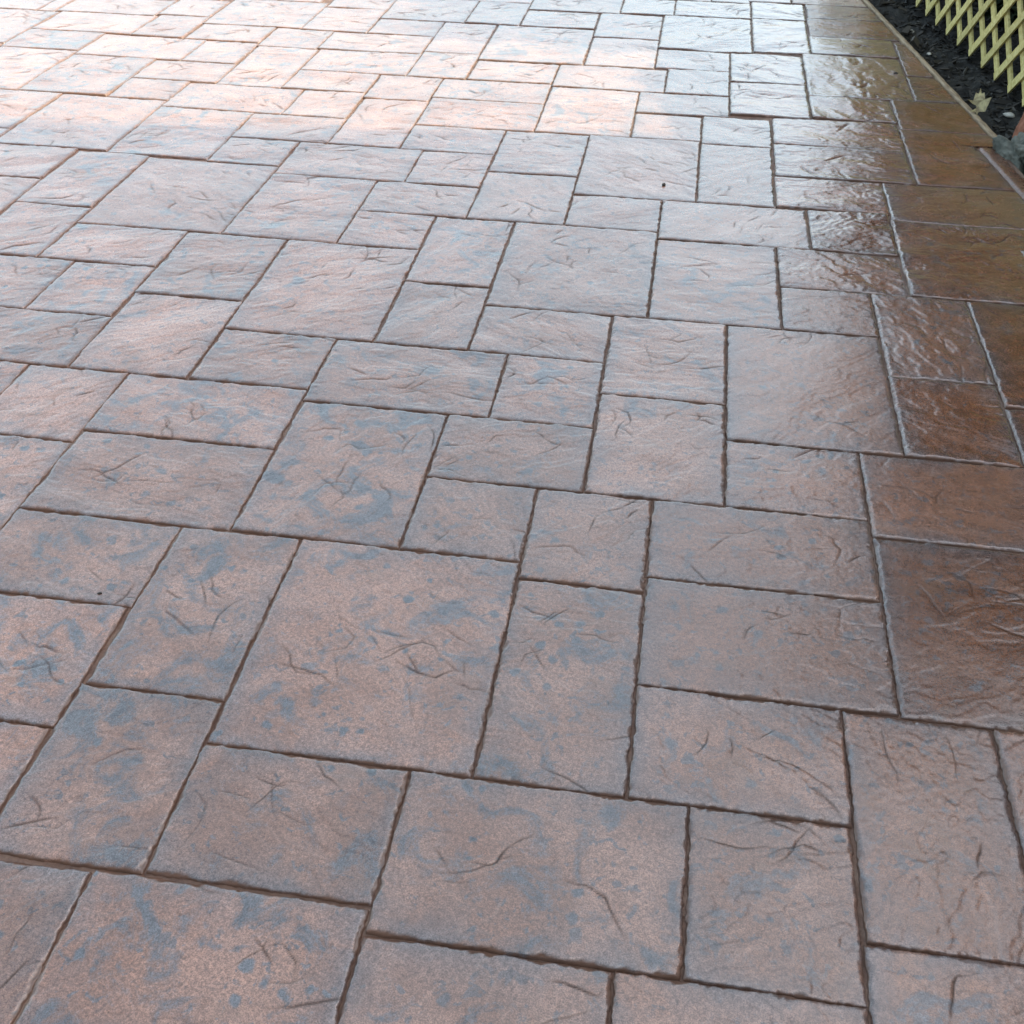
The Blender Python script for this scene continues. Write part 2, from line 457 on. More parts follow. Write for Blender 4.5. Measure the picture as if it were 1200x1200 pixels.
# each stone as (u0, u1, v0, v1) in metres along the two joint directions
STONES = [
    (-0.748, -0.248, 1.241, 1.839), (-1.032, -0.749, 1.343, 1.837), (-1.039, -0.748, 0.96, 1.343), (-0.748, -0.361, 0.964, 1.24),
    (-1.432, -1.032, 1.561, 1.837), (-1.418, -1.039, 1.229, 1.561), (-1.392, -1.042, 0.953, 1.229), (-0.361, 0.137, 0.917, 1.241),
    (0.137, 0.414, 0.917, 1.243), (0.028, 0.418, 1.243, 1.514), (0.418, 0.696, 1.024, 1.511), (0.027, 0.527, 1.514, 1.836),
    (0.026, 0.526, 1.836, 2.116), (-0.248, 0.026, 1.785, 2.115), (-0.247, 0.027, 1.242, 1.785), (0.196, 0.527, 2.116, 2.394),
    (0.197, 0.64, 2.397, 3.01), (0.527, 0.955, 2.057, 2.397), (0.527, 0.931, 1.511, 2.057), (0.64, 0.93, 2.399, 2.788),
    (0.642, 0.932, 2.788, 3.292), (0.932, 1.259, 2.676, 3.295), (0.93, 1.235, 2.404, 2.676), (0.361, 0.642, 3.011, 3.289),
    (-0.038, 0.361, 3.01, 3.575), (-0.038, 0.478, 3.581, 3.918), (0.478, 0.764, 3.587, 3.933), (0.361, 0.76, 3.292, 3.581),
    (0.771, 1.183, 3.876, 4.231), (0.764, 1.17, 3.295, 3.876), (0.371, 0.771, 3.933, 4.226), (0.377, 0.901, 4.231, 4.579),
    (0.38, 0.904, 4.579, 4.905), (0.91, 1.235, 4.841, 5.227), (0.904, 1.227, 4.236, 4.841), (0.555, 1.022, 5.227, 5.869),
    (0.553, 0.91, 4.924, 5.222), (0.206, 0.555, 5.364, 5.832), (0.204, 0.553, 4.905, 5.364), (0.319, 0.605, 5.869, 6.495),
    (0.089, 0.377, 4.52, 4.859), (0.086, 0.371, 3.922, 4.52), (-0.197, 0.089, 4.54, 4.844), (-0.365, 0.086, 3.918, 4.54),
    (-0.199, 0.204, 4.859, 5.134), (-0.088, 0.204, 5.143, 5.505), (-0.601, -0.088, 5.134, 5.478), (-0.597, -0.199, 4.543, 5.126),
    (-0.712, -0.365, 4.08, 4.536), (-0.712, -0.365, 3.632, 4.08), (-0.365, -0.038, 3.633, 3.912), (-0.536, -0.038, 3.009, 3.632),
    (-0.535, -0.143, 2.729, 3.008), (-0.816, -0.538, 3.124, 3.63), (-0.813, -0.536, 2.729, 3.124), (-0.142, 0.197, 2.563, 3.009),
    (-0.139, 0.196, 2.116, 2.563), (-0.418, -0.142, 2.394, 2.729), (-0.922, -0.418, 2.395, 2.729), (-0.524, -0.139, 2.115, 2.394),
    (-0.524, -0.249, 1.84, 2.115), (-0.919, -0.524, 1.839, 2.395), (-1.434, -0.922, 2.165, 2.45), (-1.432, -0.919, 1.837, 2.165),
    (-1.725, -1.434, 2.113, 2.45), (-1.999, -1.725, 2.114, 2.451), (-2.128, -1.615, 2.451, 2.745), (-1.899, -1.621, 2.745, 3.08),
    (-2.181, -1.899, 2.747, 3.082), (-2.03, -1.623, 3.082, 3.362), (-2.322, -2.033, 3.085, 3.49), (-1.621, -1.271, 2.906, 3.355),
    (-1.615, -1.267, 2.45, 2.906), (-1.267, -0.816, 2.734, 3.355), (-1.263, -0.923, 2.45, 2.734), (-2.033, -1.509, 3.362, 3.985),
    (-1.508, -1.103, 3.355, 3.914), (-1.102, -0.819, 3.355, 3.632), (-1.103, -0.712, 3.632, 3.913), (-1.001, -0.713, 3.913, 4.247),
    (-1.509, -1.001, 3.914, 4.249), (-1.1, -0.712, 4.249, 4.531), (-1.106, -0.601, 4.882, 5.16), (-1.101, -0.597, 4.536, 4.882),
    (-1.401, -1.106, 4.824, 5.157), (-1.394, -1.101, 4.25, 4.824), (-1.687, -1.401, 4.546, 4.884), (-1.798, -1.406, 4.887, 5.164),
    (-1.802, -1.511, 3.985, 4.254), (-1.804, -1.394, 4.254, 4.546), (-2.227, -1.687, 4.553, 4.887), (-2.224, -1.804, 4.003, 4.553),
    (-2.713, -2.227, 4.02, 4.637), (-3.139, -2.72, 4.182, 4.648), (-3.093, -2.713, 4.025, 4.182), (-2.941, -2.517, 4.648, 5.201),
    (-3.343, -2.941, 4.654, 5.255), (-2.517, -2.109, 4.905, 5.192), (-2.515, -2.229, 4.637, 4.905), (-2.941, -2.398, 5.201, 5.55),
    (-2.398, -2.121, 5.192, 5.539), (-2.109, -1.799, 4.887, 5.494), (-2.121, -1.816, 5.494, 5.823), (-1.799, -1.285, 5.164, 5.509),
    (-1.816, -1.291, 5.509, 5.816), (-1.643, -1.29, 5.816, 6.094), (-1.998, -1.647, 5.823, 6.274), (-1.647, -1.188, 6.095, 6.568),
    (-1.188, -0.894, 6.106, 6.561), (-0.893, -0.497, 6.112, 6.425), (-0.894, -0.391, 6.436, 6.783), (-0.391, -0.098, 6.464, 6.785),
    (-0.493, -0.153, 5.974, 6.436), (-0.489, -0.151, 5.484, 5.974), (-0.151, 0.316, 5.832, 6.464), (-0.15, 0.206, 5.505, 5.814),
    (-1.005, -0.493, 5.478, 6.106), (-1.29, -1.009, 5.557, 6.095), (-1.285, -1.005, 5.16, 5.557), (-1, -0.603, 5.166, 5.467),
    (-3.356, -2.812, 5.571, 5.918), (-2.812, -2.535, 5.559, 5.95), (-2.525, -2.127, 5.55, 5.834), (-2.535, -1.998, 5.834, 6.35),
    (-2.832, -2.544, 5.95, 6.286), (-3.397, -2.832, 5.918, 6.239), (-3.773, -3.356, 5.304, 5.905), (-3.355, -2.941, 5.255, 5.571),
    (-0.098, 0.319, 6.476, 6.798), (0.321, 0.612, 6.495, 6.842), (0.619, 1.018, 6.547, 6.844), (0.612, 1.027, 6.199, 6.547),
    (0.605, 1.027, 5.886, 6.199), (1.027, 1.223, 5.602, 6.143), (1.022, 1.222, 5.232, 5.602), (-0.831, -0.364, 0.668, 0.96),
    (-0.364, 0.032, 0.696, 0.916), (0.032, 0.412, 0.727, 0.917), (0.414, 0.682, 0.86, 1.024), (0.696, 1.03, 1.026, 1.511),
    (-1.311, -0.831, 0.651, 0.953), (-1.727, -1.432, 1.736, 2.113), (-1.745, -1.433, 1.562, 1.736), (-2.859, -2.342, 3.706, 4.02),
    (-2.821, -2.333, 3.364, 3.706), (-2.333, -2.036, 3.49, 4.003),
]
# tone overrides by index, right-hand ones also painting the dark reflection: (rust, blue)
TONE = {
    18: (1.0, 0.45, 0.5), 17: (0.65, 0.4, 0.5), 19: (0.9, 0.3, 1.2), 20: (0.6, 0.5, 1.3), 21: (0.95, 0.2, 0.7), 22: (0.95, 0.2, 0.7),
    26: (1.0, 0.15, 1.9), 27: (0.6, 0.35, 1.9), 28: (0.8, 0.3, 1.0), 29: (0.85, 0.45, 1.5), 30: (0.7, 0.2, 1.8), 31: (0.85, 0.2, 1.8), 32: (0.85, 0.2, 1.8),
    33: (1.0, 0.1, 1.0), 34: (1.0, 0.1, 1.0), 35: (0.85, 0.2, 1.8), 36: (0.85, 0.2, 1.8), 16: (0.3, 0.5, 0.55), 10: (0.35, 0.6, 0.7), 11: (0.35, 0.55, 0.7), 12: (0.35, 0.6, 0.7),
    0: (0.12, 0.80, 1.0), 1: (0.0, 0.95), 2: (0.0, 0.95), 5: (0.05, 0.95), 4: (0.0, 0.85), 14: (0.1, 0.85), 9: (0.15, 0.8), 8: (0.1, 0.75), 3: (0.05, 0.85), 7: (0.05, 0.8),

}


def clip_u(v, xc):
    return (xc + sy_ * v) / cy_


def ledge_lines(x, y, h, crack, W, H, seed, count, theta0, amp, step):
    """fracture lines: thin wandering steps pressed into the slate face"""
    r = random.Random(seed)
    clusters = [(r.uniform(0.12, 0.88) * W, r.uniform(0.12, 0.88) * H) for _ in range(max(1, count // 3))]
    for q in range(count):
        cx, cy = r.choice(clusters)
        px, py = cx + r.gauss(0, 0.07), cy + r.gauss(0, 0.05)
        px = min(max(px, 0.01), W - 0.01); py = min(max(py, 0.01), H - 0.01)
        th = theta0 + r.gauss(0, 0.22) + (r.choice((0, 0, 0, 0, 1.2)))
        L = r.uniform(0.04, 0.17) * min(1.0, max(W, H) / 0.35)
        n = max(4, int(L / 0.013))
        curv = r.gauss(0, 1.8)
        pts = [(px, py)]
        for s in range(n):
            th += curv * 0.013 + r.gauss(0, 0.17) + (r.choice((-0.8, 0.8)) if r.random() < 0.10 else 0)
            pts.append((pts[-1][0] + 0.013 * math.cos(th), pts[-1][1] + 0.013 * math.sin(th)))
            th -= (th - theta0) * 0.02
        P = np.array(pts)
        lo, hi = P.min(0) - 0.05, P.max(0) + 0.05
        sel = np.nonzero((x > lo[0]) & (x < hi[0]) & (y > lo[1]) & (y < hi[1]))[0]
        if len(sel) == 0: continue
        X, Y = x[sel], y[sel]
        best = np.full(len(sel), 9.0); sgn = np.zeros(len(sel)); tt = np.zeros(len(sel))
        for s in range(len(P) - 1):
            a, b = P[s], P[s + 1]
            d = b - a; LL = d @ d
            t = np.clip(((X - a[0]) * d[0] + (Y - a[1]) * d[1]) / LL, 0, 1)
            dx, dy = X - a[0] - t * d[0], Y - a[1] - t * d[1]
            ds = np.hypot(dx, dy)
            m = ds < best
            best[m] = ds[m]
            sgn[m] = np.sign(d[0] * dy - d[1] * dx)[m]
            tt[m] = ((s + t) / (len(P) - 1))[m]
        taper = np.clip(np.sin(np.pi * np.clip(tt, 0.02, 0.98)), 0, 1) ** 0.6
        taper = taper * np.clip(1.4 + 1.1 * vnoise(X * 35, Y * 35, seed + q), 0, 1)
        side = r.choice((-1, 1))
        a0 = amp * r.uniform(0.5, 1.3)
        lowside = (sgn * side > 0)
        h[sel] += np.where(lowside, -a0 * np.exp(-best / 0.018), a0 * 0.15 * np.exp(-best / 0.012)) * taper
        h[sel] -= 0.0010 * np.exp(-(best / max(0.0020, step * 0.7)) ** 2) * taper
        wid = max(r.uniform(0.0011, 0.0024), step * r.uniform(0.42, 0.65))
        crack[sel] = np.maximum(crack[sel], np.exp(-(best / wid) ** 2) * taper * r.uniform(0.6, 1.0))


def build_stone(u0, u1, v0, v1, seed, step, detail=True, gap=0.0021, relief=1.0):
    """one slate-textured stone, heightfield with ragged rim and a skirt down into the joint"""
    r = random.Random(seed)
    cu, cv = (u0 + u1) / 2, (v0 + v1) / 2
    wx, wy = g2w(cu, cv)
    xc = EDGE_FAR if wy > STEP_Y - 0.05 else EDGE_NEAR
    a, b, c0, d0 = u0 + gap, u1 - gap, v0 + gap * 0.9, v1 - gap * 0.9
    # cut along the pavement edge (in the frame turned by YAW)
    far_v0 = cy_ * STEP_Y - sy_ * 1.86
    xcf = lambda v: np.where(np.asarray(v) > far_v0, EDGE_FAR, EDGE_NEAR)
    if c0 < far_v0 < d0: xc = EDGE_FAR
    if clip_u(c0, xc) < a + 0.02: return None
    if sy_ < 0 and clip_u(d0, xc) < a + 0.012:
        d0 = ((a + 0.012) * cy_ - xc) / sy_
    if d0 - c0 < 0.03: return None
    nx = max(3, int((b - a) / step)); ny = max(3, int((d0 - c0) / step))
    tv = np.linspace(0, 1, ny + 1); tu = np.linspace(0, 1, nx + 1)
    V = c0 + (d0 - c0) * tv
    jl = 0.0017 * fbm(V * 30, V * 0 + seed, seed) + 0.0013 * fbm(V * 140, V * 0, seed + 5, 2)
    jr = 0.0017 * fbm(V * 30, V * 0 + seed, seed + 50) + 0.0013 * fbm(V * 140, V * 0, seed + 55, 2)
    left = a + jl
    right = np.maximum(np.minimum(b + jr, clip_u(V, xcf(V))), left + 0.002)
    cut = (b + jr) > clip_u(V, xcf(V))
    UU = left[:, None] + (right - left)[:, None] * tu[None, :]
    U1 = a + (b - a) * tu
    jb = 0.0014 * fbm(U1 * 28, U1 * 0 + seed, seed + 90) + 0.0008 * vnoise(U1 * 130, U1 * 0, seed + 95)
    jt = 0.0014 * fbm(U1 * 28, U1 * 0 + seed, seed + 120) + 0.0008 * vnoise(U1 * 130, U1 * 0, seed + 125)
    VV = V[:, None] + (1 - tv)[:, None] * jb[None, :] + tv[:, None] * jt[None, :]
    x = (UU - cu).ravel(); y = (VV - cv).ravel()
    X, Y = x + cu, y + cv
    W, H = (b - a), (d0 - c0)
    th = r.gauss(0.0, 0.45) if r.random() < 0.72 else r.uniform(-1.5, 1.5)
    ct, st = math.cos(th), math.sin(th)
    p, q = x * ct + y * st, -x * st + y * ct
    h = 0.0007 * fbm(x * 5 + seed, y * 5, seed + 7, 3)
    h = h + 0.00028 * fbm(p * 9 + seed, q * 26, seed + 11, 4)
    if detail:
        rid = 1 - np.abs(fbm(p * 14 + seed * 1.7, q * 42, seed + 13, 4))
        h = h + 0.00045 * np.clip(rid - 0.72, 0, 1) * (0.5 + 0.5 * vnoise(x * 6, y * 6, seed + 3)) * 1.1
        # shallow terraces, the way slate splits
        tr = fbm(p * 4.2 + seed * 3.1, q * 9.5, seed + 17, 4) * 2.4
        fr = tr - np.floor(tr)
        h = h + 0.0007 * (np.floor(tr) + np.clip((fr - 0.90) / 0.10, 0, 1))
        h = h + 0.00022 * vnoise(x * 160, y * 160, seed + 19) + 0.00016 * vnoise(x * 85, y * 85, seed + 23)
        crack = np.zeros_like(h)
        cnt = int(round((W * H) * r.uniform(20, 56))) + 2
        ledge_lines(x + W / 2, y + H / 2, h, crack, W, H, seed, cnt, th, 0.0008, step)
        # contour of a terrace also holds powder, here and there
        crack = np.maximum(crack, 0.22 * ((fr > 0.90) & (fr < 0.985)) * np.clip(vnoise(x * 12, y * 12, seed + 29) * 1.8 - 0.2, 0, 1))
    else:
        crack = np.zeros_like(h)
    h *= relief
    h -= h.mean()
    h += r.uniform(-0.0007, 0.0007) + r.uniform(-0.004, 0.004) * x + r.uniform(-0.004, 0.004) * y
    # rounded, chipped rim
    dl, dr = X - (u0 + gap), np.minimum(u1 - gap, clip_u(Y, xcf(Y))) - X
    db, dt = Y - (v0 + gap), (v1 - gap) - Y
    drr = np.where((u1 - gap > clip_u(Y, xcf(Y))) & (Y > far_v0), 9.0, dr)
    dist = np.minimum(np.minimum(dl, drr), np.minimum(db, dt))
    rag = dist + 0.0036 * fbm(X * 38, Y * 38, 77, 4) + 0.0018 * vnoise(X * 170, Y * 170, 78)
    rag = np.maximum(rag, 0)
    h -= 0.0032 * np.exp(-(rag / 0.0028) ** 1.4)
    edge = np.exp(-(rag / 0.0026) ** 2)
    band = np.exp(-np.maximum(dist, 0) / 0.042)
    Z = h
    ncol = nx + 1
    idx = np.arange((ny + 1) * ncol).reshape(ny + 1, ncol)
    quads = np.stack([idx[:-1, :-1], idx[:-1, 1:], idx[1:, 1:], idx[1:, :-1]], -1).reshape(-1, 4)
    ring = np.concatenate([idx[0, :], idx[1:, -1], idx[-1, -2::-1], idx[-2:0:-1, 0]])
    rx, ry = x[ring], y[ring]
    ox = np.zeros(len(ring)); oy = np.zeros(len(ring))
    k0 = ncol; k1 = k0 + ny; k2 = k1 + nx
    oy[:k0] = -1; ox[k0:k1] = 1; oy[k1:k2] = 1; ox[k2:] = -1
    if xc == EDGE_FAR:
        ox[k0:k1][cut[1:]] = 0.2
    sk = np.stack([rx + ox * 0.0016, ry + oy * 0.0016, np.full(len(ring), -0.0115)], 1)
    nb = len(x)
    a1 = np.arange(len(ring)); b1 = (a1 + 1) % len(ring)
    sq = np.stack([ring[b1], ring[a1], nb + a1, nb + b1], 1)
    verts = np.concatenate([np.stack([x, y, Z], 1), sk])
    quads = np.concatenate([quads, sq])
    marks = np.zeros((len(verts), 4), np.float32)
    marks[:nb, 0] = crack; marks[:nb, 1] = edge; marks[:nb, 2] = band; marks[nb:, 1] = 1
    marks[nb:, 3] = (np.abs(oy) > 0.5)
    marks[:nb, 3] = np.exp(-(np.maximum(np.minimum(db, dt) + (rag - dist), 0) / 0.0026) ** 2)
    return verts, quads, marks, (wx, wy)


def stone_mesh(verts, quads, marks):
    me = mesh_np('stone', verts, quads)
    at = me.attributes.new('marks', 'FLOAT_COLOR', 'POINT')
    at.data.foreach_set('color', marks.ravel())
    return me


n_parts = 0
def place_stone(rect, seed, step, detail, tone):
    global n_parts
    s = build_stone(*rect, seed, step, detail, relief=tone[2] if len(tone) > 2 else 1.15)
    if s is None: return
    me = stone_mesh(*s[:3])
    o = link('stone', me, M_STONE, driveway, (s[3][0], s[3][1], 0), YAW)
    o.color = (tone[0], tone[1], random.random(), 1.0 - 0.72 * min(max((s[3][0] - 1.76) / 0.08, 0), 1) * (s[3][1] > 3.0))
    n_parts += 1


for i, rc in enumerate(STONES):
    wx, wy = g2w((rc[0] + rc[1]) / 2, (rc[2] + rc[3]) / 2)
    dist = math.sqrt(wx * wx + wy * wy + CAM_H ** 2)
    st = min(max(0.00125 * dist, 0.0027), 0.010)
    rust_dim0 = min(max((wx - 0.50) / 0.7, 0), 1) * 0.80 + random.uniform(0, 0.2)  # redder to the right, painting the dark reflection into the stone colour
    blue0 = 0.66 - min(max((wx - 0.3) / 1.0, 0), 1) * 0.25 + random.uniform(-0.22, 0.28)
    xe = EDGE_FAR if wy > STEP_Y else EDGE_NEAR
    if rc[1] > clip_u((rc[2] + rc[3]) / 2, xe) - 0.19 and not any(abs(q[0] - rc[1]) < 0.05 and min(q[3], rc[3]) - max(q[2], rc[2]) > 0.03 for q in STONES): rc = (rc[0], rc[1] + 0.3, rc[2], rc[3])
    place_stone(rc, 100 + i * 7, st, True, TONE.get(i, (rust_dim0, blue0, 1.6 if (wx > 0.95 and wy > 3.3) else (0.8 if wx > 0.6 else 1.15))))

# stones just outside the picture, packed greedily into what the measured ones leave free
CELL = 0.05
UA, UB, VA, VB = -4.6, 2.2, -0.2, 7.9
NU, NV = int((UB - UA) / CELL), int((VB - VA) / CELL)
uu = UA + (np.arange(NU) + 0.5) * CELL; vv = VA + (np.arange(NV) + 0.5) * CELL
occ = np.zeros((NV, NU), bool)
for (a, b, c, d) in STONES:
    if b > clip_u((c + d) / 2, EDGE_NEAR) - 0.17: b += 0.3
    occ |= ((vv > c - 0.02) & (vv < d + 0.02))[:, None] & ((uu > a - 0.02) & (uu < b + 0.02))[None, :]
WXg = cy_ * uu[None, :] - sy_ * vv[:, None]; WYg = sy_ * uu[None, :] + cy_ * vv[:, None]
occ |= (WXg > np.where(WYg > STEP_Y, EDGE_FAR, EDGE_NEAR) + 0.10)
want = (WXg > -1.9 - 0.36 * np.clip(WYg, 0, 9)) & (WYg > 0.3) & (WYg < 7.9)
far_v, far_q, far_m = [], [], []
SIZES = [(5, 6), (8, 7), (10, 7), (6, 8), (10, 12), (5, 9), (8, 5), (6, 5)]
rr = random.Random(5)
for j in range(NV):
    for i in range(NU):
        if occ[j, i] or not want[j, i]: continue
        mw, mh = rr.choice(SIZES)
        w = 0
        while w < mw and i + w < NU and not occ[j, i + w]: w += 1
        hh = 0
        while hh < mh and j + hh < NV and not occ[j + hh, i:i + w].any(): hh += 1
        occ[j:j + hh, i:i + w] = True
        if w < 2 or hh < 2: continue
        rect = [UA + i * CELL, UA + (i + w) * CELL, VA + j * CELL, VA + (j + hh) * CELL]
        # grow to meet measured neighbours
        for (a, b, c, d) in STONES:
            if min(rect[3], d) - max(rect[2], c) > 0.04:
                if abs(b - rect[0]) < 0.055: rect[0] = b
                if abs(a - rect[1]) < 0.055: rect[1] = a
            if min(rect[1], b) - max(rect[0], a) > 0.04:
                if abs(d - rect[2]) < 0.055: rect[2] = d
                if abs(c - rect[3]) < 0.055: rect[3] = c
        if rect[1] - rect[0] < 0.05 or rect[3] - rect[2] < 0.05: continue
        seed = 4000 + j * 131 + i
        if n_parts < 298:
            place_stone(tuple(rect), seed, 0.011, True, (rr.uniform(0, 0.3), rr.uniform(0.3, 0.8)))
        else:
            s = build_stone(*rect, seed, 0.03, False)
            if s is None: continue
            base = sum(len(v) for v in far_v)
            vx, vy = s[3]
            vtx = s[0].copy()
            far_v.append(np.stack([cy_ * vtx[:, 0] - sy_ * vtx[:, 1] + vx, sy_ * vtx[:, 0] + cy_ * vtx[:, 1] + vy, vtx[:, 2]], 1))
            far_q.append(s[1] + base); far_m.append(s[2])
if far_v:
    me = stone_mesh(np.concatenate(far_v), np.concatenate(far_q), np.concatenate(far_m))
    o = link('outlying_stones', me, M_STONE, driveway)
    o.color = (0.15, 0.5, 0.5, 1)
    o['kind'] = 'stuff'
print('stones', n_parts, 'outlying', len(far_v), 'tris', sum(2 * len(o.data.polygons) for o in driveway.children))

# concrete rim along the near right edge of the driveway
def strip_mesh(name, x0, x1, y0, y1, prof, seed, step=0.012, amp=0.0015):
    """lengthwise strip with a cross profile [(t, z), ...]"""
    n = int((y1 - y0) / step); Y = np.linspace(y0, y1, n + 1)
    V = []
    for t, z in prof:
        x = x0 + (x1 - x0) * t + amp * fbm(Y * 22, Y * 0 + t * 5, seed + int(t * 40))
        V.append(np.stack([x, Y, z + amp * 0.8 * fbm(Y * 26, Y * 0 + t * 9 + 3, seed + 9)], 1))
    m = len(prof)
    V = np.concatenate(V)
    idx = np.arange(m * (n + 1)).reshape(m, n + 1)
    q = np.stack([idx[:-1, :-1], idx[1:, :-1], idx[1:, 1:], idx[:-1, 1:]], -1).reshape(-1, 4)
    return mesh_np(name, V, q)


rim = strip_mesh('concrete_rim', EDGE_NEAR + 0.008, EDGE_FAR + 0.002, 0.2, STEP_Y + 0.008,
                 [(0, -0.012), (0.1, -0.003), (0.35, -0.001), (0.75, -0.004), (0.93, -0.014), (1.0, -0.05), (1.0, -0.14)], 31)
o = link('concrete_rim', rim, M_STONE, driveway)
o.color = (0.8, 0.15, 0.3, 0.5)
mk = rim.attributes.new('marks', 'FLOAT_COLOR', 'POINT')
mk.data.foreach_set('color', np.tile(np.array([0.0, 0.1, 0.3, 0.35], np.float32), len(rim.vertices)))

# timber edging board, thin edge showing
bd = strip_mesh('edging_board', EDGE_FAR + 0.008, EDGE_FAR + 0.034, STEP_Y + 0.01, 10.5,
                [(0, -0.12), (0.0, 0.001), (0.12, 0.005), (0.88, 0.005), (1.0, 0.0), (1.0, -0.12)], 47, 0.02, 0.0012)
tag(link('edging_board', bd, M_EDGE), 'thin weathered tan timber board edging the paving beside the dark bed', 'edging board')

# planting bed: lumpy dark soil from the board to well behind the trellis
nx, ny = 150, 420
X, Y = np.meshgrid(np.linspace(1.86, 4.2, nx + 1), np.linspace(1.2, 10.4, ny + 1))
Z = -0.045 + 0.020 * fbm(X * 4, Y * 4, 5, 4) + 0.014 * fbm(X * 22, Y * 22, 9, 4) + 0.05 * np.clip(X - 2.05, 0, 0.6)
Z = Z - 0.02 * np.clip((2.06 - X) / 0.1, 0, 1) - 0.05 * np.clip((EDGE_FAR + 0.03 - X) / 0.05, 0, 1)
idx = np.arange((nx + 1) * (ny + 1)).reshape(ny + 1, nx + 1)
q = np.stack([idx[:-1, :-1], idx[:-1, 1:], idx[1:, 1:], idx[1:, :-1]], -1).reshape(-1, 4)
bed = mesh_np('planting_bed', np.stack([X.ravel(), Y.ravel(), Z.ravel()], 1), q)
tag(link('planting_bed', bed, M_SOIL), kind='structure')


def bed_z(x, y):
    x = np.asarray(x, float); y = np.asarray(y, float)
    z = -0.045 + 0.020 * fbm(x * 4, y * 4, 5, 4) + 0.014 * fbm(x * 22, y * 22, 9, 4) + 0.05 * np.clip(x - 2.05, 0, 0.6)
    return z - 0.02 * np.clip((2.06 - x) / 0.1, 0, 1)


# bark mulch: slivers lying at all angles on the bed
N = 7000
cx = RNG.uniform(2.0, 2.75, N); cyy = RNG.uniform(2.6, 9.2, N); cz = bed_z(cx, cyy) + RNG.uniform(-0.002, 0.010, N)
L = RNG.gamma(2.0, 0.006, N) + 0.004; Wd = L * RNG.uniform(0.12, 0.45, N)
az = RNG.uniform(0, 2 * np.pi, N); tl = RNG.normal(0, 0.35, N); rl = RNG.normal(0, 0.5, N)
d1 = np.stack([np.cos(az) * np.cos(tl), np.sin(az) * np.cos(tl), np.sin(tl)], 1)
side = np.stack([-np.sin(az), np.cos(az), np.zeros(N)], 1)
nrm = np.cross(d1, side)
d2 = side * np.cos(rl)[:, None] + nrm * np.sin(rl)[:, None]
d3 = np.cross(d1, d2)
ctr = np.stack([cx, cyy, cz], 1)
P8 = []
for sx in (-1, 1):
    for s2 in (-1, 1):
        for s3 in (-1, 1):
            P8.append(ctr + d1 * (sx * L)[:, None] + d2 * (s2 * Wd * (0.6 if sx > 0 else 1))[:, None] + d3 * (s3 * Wd * 0.3)[:, None])
P8 = np.stack(P8, 1).reshape(-1, 3)
fc = np.array([(0, 1, 3, 2), (4, 6, 7, 5), (0, 4, 5, 1), (2, 3, 7, 6), (0, 2, 6, 4), (1, 5, 7, 3)])
q = (np.arange(N)[:, None, None] * 8 + fc[None]).reshape(-1, 4)
tag(link('bark_mulch', mesh_np('bark_mulch', P8, q, False), M_CHIP), 'dark shredded bark mulch covering the soil under the trellis', 'mulch', kind='stuff')


# ------------------------------------------------------------------ trellis fence
FX, PITCHY, TILT = 2.237, 0.187, math.radians(43.5)
FY0, FY1, FH = 3.2, 8.7, 0.66
fence = empty('trellis_fence', (FX, 4.9776, 0))
tag(fence, 'pale yellow green wooden diamond trellis fence standing behind the dark bed', 'fence')


def clip_seg(p0, d, y0, y1, z1):
    """length along d until the slat leaves the panel"""
    t = (z1 - p0[1]) / d[1]
    if d[0] > 0: t = min(t, (y1 - p0[0]) / d[0])
    if d[0] < 0: t = min(t, (y0 - p0[0]) / d[0])
    return t


def make_slat(yb, zb, dy, x0, x1, w, ln, seed):
    r = random.Random(seed)
    bm = bmesh.new()
    d = Vector((0, dy * math.cos(TILT), math.sin(TILT)))
    n = Vector((0, -d.z, d.y))
    b = Vector((0, yb, zb))
    q0 = -w * 0.5
    secs = 5
    rows = []
    for s in range(secs + 1):
        t = ln * s / secs
        ww = w * (1 + r.uniform(-0.03, 0.03)); off = r.uniform(-0.001, 0.001)
        c = b + d * t
        rows.append([bm.verts.new(Vector((xx, 0, 0)) + c + n * (sg * ww / 2 + off)) for xx, sg in ((x0, -1), (x1, -1), (x1, 1), (x0, 1))])
    for s in range(secs):
        for e in range(4):
            bm.faces.new((rows[s][e], rows[s][(e + 1) % 4], rows[s + 1][(e + 1) % 4], rows[s + 1][e]))
    bm.faces.new(rows[0]); bm.faces.new(rows[-1][::-1])
    ends = [e for e in bm.edges]
    bmesh.ops.recalc_face_normals(bm, faces=bm.faces[:])
    return bm_mesh('slat', bm)


y_ref = 4.9776 - FY0
k0 = -int((4.9776 - FY0) / PITCHY)
k1 = int((FY1 - 4.9776) / PITCHY)
ylo, yhi = FY0 - 4.9776, FY1 - 4.9776
SW = 0.036
for fam, dy, x0, x1 in ((0, -1, -0.011, -0.001), (1, 1, 0.001, 0.011)):
    dvec = (dy * math.cos(TILT), math.sin(TILT))
    starts = [(k * PITCHY, 0.012) for k in range(k0, k1 + 1)]
    # slats that enter through the panel's end
    zstep = PITCHY * math.tan(TILT)
    for m in range(1, int(FH / zstep) + 1):
        if dy > 0: starts.append((k0 * PITCHY, 0.012 + m * zstep))
        else: starts.append((k1 * PITCHY, 0.012 + m * zstep))
    for m, (yb, zb) in enumerate(starts):
        ln = clip_seg((yb, zb), dvec, ylo, yhi, FH)
        if ln < 0.05: continue
        link('slat', make_slat(yb, zb, dy, x0, x1, SW, ln + 0.012, 900 + fam * 300 + m), M_WOOD, fence)
for yp in (FY0 - 4.9776, (FY0 + FY1) / 2 - 4.9776 + 1.6, FY1 - 4.9776):
    box_obj('post', (0.014, yp - 0.035, -0.12), (0.084, yp + 0.035, FH + 0.06), M_WOOD, fence, 0.004)
